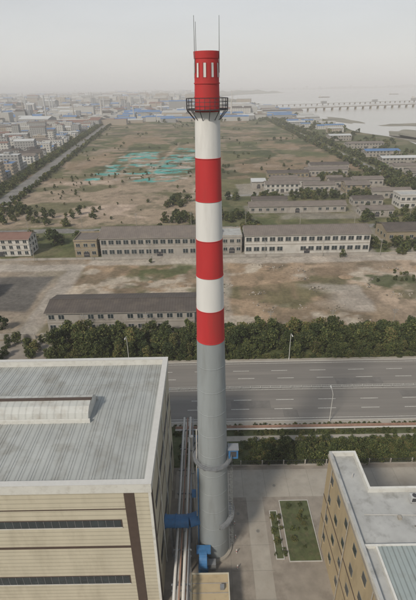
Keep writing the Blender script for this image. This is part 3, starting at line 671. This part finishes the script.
def cb(x,y,l,w,h,rot,gable=None,rks=None):
    wk=random.choice(['cw1','cw1','cw2','cw3']); rk=random.choice(rks or ['roofwhite','roofwhite','roofflat','roofbr','roofblue','roofblue','roofred','roofflat','roofbr','roofdk'])
    c,s=math.cos(rot),math.sin(rot)
    q.box(x-l/2,x+l/2,y-w/2,y+w/2,0,h,wk,rk,rot=(x,y,rot))
    T=lambda a,b,z:(x+a*c-b*s,y+a*s+b*c,z)
    if gable or (gable is None and random.random()<.6):
        r=w*.14; l2,w2=l/2+.4,w/2+.4
        q.poly([T(-l2,-w2,h+.02),T(l2,-w2,h+.02),T(l2,0,h+r),T(-l2,0,h+r)],rk); q.poly([T(-l2,w2,h+.02),T(l2,w2,h+.02),T(l2,0,h+r),T(-l2,0,h+r)],rk)
        for a in(-l/2,l/2): q.poly([T(a,-w/2,h),T(a,w/2,h),T(a,0,h+r)],wk)
    else:
        q.box(x-l*.15,x+l*.1,y-w*.2,y+w*.2,h,h+2.4,wk,rk,rot=(x,y,rot))
y=300.
while y<2200:
    xl=-(.56*y+90); x=-127-.103*y-28
    while x>xl:
        l=U(7,34)*(1+y/3500); w=U(6,16)*(1+y/3500); h=U(3.5,9) if random.random()<.78 else U(10,20)
        if float(fbm(x,y,120,55))>.28: cb(x-l/2,y+U(-5,5),l,w,h,random.choice([.1,.1,.1,1.67])+U(-.05,.05))
        x-=l+U(2,11)
    y+=U(15,24)*(1+y/2500)
q.build('city_district')
q=MB()
for _ in range(1100):
    y=U(1150,5200); x=U(-.55*y-50,min(240,.15*y) if y<2300 else 100)
    if y<1350 and x>-230: continue
    cb(x,y,U(25,100),U(18,45),U(6,16) if random.random()<.85 else U(18,36),random.choice([.1,-.2,.05,1.4]))
SH=['roofblue','roofblue','roofwhite','roofflat','roofbr','roofblue']
for _ in range(150):
    y=U(1230,2000);x=U(-260,280); cb(x,y,U(25,80),U(16,34),U(6,12),.05,True,SH)
for _ in range(16):
    y=U(850,1300);x=U(205,285); cb(x,y,U(20,45),U(12,20),U(5,8),.05,True,SH)
for _ in range(90):
    y=U(1300,3800); x=U(-.5*y,.05*y+60); r=U(7,18); h=U(9,18); q.cyl((x,y,0),(x,y,h),r,r,'roofwhite',16)
for _ in range(80):
    y=U(1300,4500); x=U(-.5*y,.04*y+60); h=U(30,70); r=U(1.0,2.6); q.cyl((x,y,0),(x,y,h),r*1.2,r*.8,random.choice(['wallw','wallg','roofwhite']),10)
    if random.random()<.4: q.box(x+6,x+18,y,y+10,0,h*.6,'steel')
for _ in range(420):
    y=U(3000,9500); x=U(-.55*y,min(100,.03*y)); cb(x,y,U(40,140),U(20,60),U(12,50),0)
q.build('industrial_district')
q=MB()
for _ in range(60):
    x=U(-7000,9000); q.box(x,x+U(25,60),12300,12340,0,U(30,90),'cw2')
q.build('distant_skyline')

# jetty bridge
q=MB(); A=Vector((165,1600,0)); B=Vector((1700,2180,0)); d=(B-A); L_=d.length; d.normalize(); n=Vector((-d.y,d.x,0))
def seg(t0,t1,w,z0,z1,k,off=0):
    P=[A+d*t0+n*(off-w/2),A+d*t1+n*(off-w/2),A+d*t1+n*(off+w/2),A+d*t0+n*(off+w/2)]
    i=len(q.v); q.v+=[(p.x,p.y,z0) for p in P]+[(p.x,p.y,z1) for p in P]
    for f in [(0,3,2,1),(4,5,6,7),(0,1,5,4),(1,2,6,5),(2,3,7,6),(3,0,4,7)]: q.f.append(tuple(i+j for j in f)); q.m.append(q.mi(k))
seg(0,L_,12,9,11,'wallg'); seg(0,L_,.4,11,12,'wallg',-5.8); seg(0,L_,.4,11,12,'wallg',5.8)
t=10
while t<L_: seg(t-1.4,t+1.4,9,-1,9,'wallo'); t+=34
t=10
while t<L_: seg(t,t+.6,.6,11,18,'wallg',5.6); t+=80
q.build('jetty_bridge')
q=MB(); A=Vector((230,2080,0)); seg(0,L_,9,6,7.6,'wallg'); t=8
while t<L_: seg(t-1.2,t+1.2,6,-1,6,'wallo'); t+=30
for t0 in (330,620,860): seg(t0,t0+25,12,7.6,17,'cw2')
q.build('jetty')
for (x,y) in ((900,3600),(1700,4300),(1300,2900)):
    q=MB(); q.poly([(x-45,y,5),(x+45,y,5),(x+38,y,.2),(x-38,y,.2)],'roofbr'); q.poly([(x-45,y+12,5),(x+45,y+12,5),(x+38,y+12,.2),(x-38,y+12,.2)],'roofbr'); q.poly([(x-45,y,5),(x+45,y,5),(x+45,y+12,5),(x-45,y+12,5)],'roofbr'); q.box(x-38,x-26,y+1,y+11,5,15,'wallw'); q.box(x-20,x+35,y+2,y+10,5,7,'roofbr'); q.build('cargo_ship')

# ------------------------------------------------------------------ haze
m=bpy.data.materials.new('haze'); m.use_nodes=True; nt=m.node_tree; nt.nodes.clear()
o=nt.nodes.new('ShaderNodeOutputMaterial'); v=nt.nodes.new('ShaderNodeVolumeScatter'); v.inputs['Color'].default_value=(1,.99,.97,1); v.inputs['Density'].default_value=1/4800; v.inputs['Anisotropy'].default_value=-0.15
nt.links.new(v.outputs[0],o.inputs['Volume'])
M['haze']=m
q=MB(); q.box(-18000,18000,-1500,20000,-20,170,'haze'); q.build('haze')

# ------------------------------------------------------------------ sky, sun, camera
w=bpy.data.worlds.new('World'); scene.world=w; w.use_nodes=True; nt=w.node_tree; N=nt.nodes; L=nt.links
sk=N.new('ShaderNodeTexSky'); sk.sky_type='NISHITA'; sk.sun_disc=False; sk.sun_elevation=math.radians(42); sk.sun_rotation=math.radians(216); sk.dust_density=3; sk.air_density=1.0; sk.ozone_density=1.0
tc=N.new('ShaderNodeTexCoord'); sp=N.new('ShaderNodeSeparateXYZ'); L.new(tc.outputs['Generated'],sp.inputs[0])
cr=N.new('ShaderNodeValToRGB'); L.new(sp.outputs[2],cr.inputs[0]); e_=cr.color_ramp.elements   # thin veil of high haze
e_[0].position=0.0; e_[0].color=(.82,.80,.765,1); e_[1].position=1.0; e_[1].color=(.42,.47,.54,1); x_=e_.new(.15); x_.color=(.73,.735,.735,1); x_=e_.new(.45); x_.color=(.50,.54,.59,1)
ns=N.new('ShaderNodeTexNoise'); ns.inputs['Scale'].default_value=2.2; ns.inputs['Detail'].default_value=5
mp=N.new('ShaderNodeMapping'); mp.inputs['Scale'].default_value=(1,1,5); L.new(tc.outputs['Generated'],mp.inputs[0]); L.new(mp.outputs[0],ns.inputs['Vector'])
r_=N.new('ShaderNodeMapRange'); r_.inputs[1].default_value=.3; r_.inputs[2].default_value=.7; r_.inputs[3].default_value=6.0; r_.inputs[4].default_value=6.6; L.new(ns.outputs[0],r_.inputs[0])
s_=N.new('ShaderNodeVectorMath'); s_.operation='SCALE'; L.new(cr.outputs[0],s_.inputs[0]); L.new(r_.outputs[0],s_.inputs['Scale'])
mx=N.new('ShaderNodeMix'); mx.data_type='RGBA'; mx.inputs[0].default_value=.85; L.new(sk.outputs[0],mx.inputs[6]); L.new(s_.outputs[0],mx.inputs[7])
L.new(mx.outputs[2],N['Background'].inputs[0]); N['Background'].inputs[1].default_value=.15
sl=bpy.data.lights.new('sun','SUN'); sl.energy=3.3; sl.angle=math.radians(8); sl.color=(1,.905,.78)
so=bpy.data.objects.new('sun',sl); COL.objects.link(so)
az=math.radians(216); el=math.radians(42); d=Vector((math.sin(az)*math.cos(el),math.cos(az)*math.cos(el),math.sin(el)))
so.rotation_euler=d.to_track_quat('Z','Y').to_euler()
cam=bpy.data.cameras.new('camera'); co=bpy.data.objects.new('camera',cam); COL.objects.link(co); scene.camera=co
cam.sensor_fit='VERTICAL'; cam.sensor_height=24; cam.lens=17.4; cam.clip_end=60000; cam.clip_start=.5
co.matrix_world=Matrix.Translation((0,0,80))@Matrix.Rotation(math.radians(64),4,'X')@Matrix.Rotation(math.radians(-1),4,'Z')
scene.view_settings.view_transform='Standard'; scene.view_settings.look='None'; scene.view_settings.exposure=0
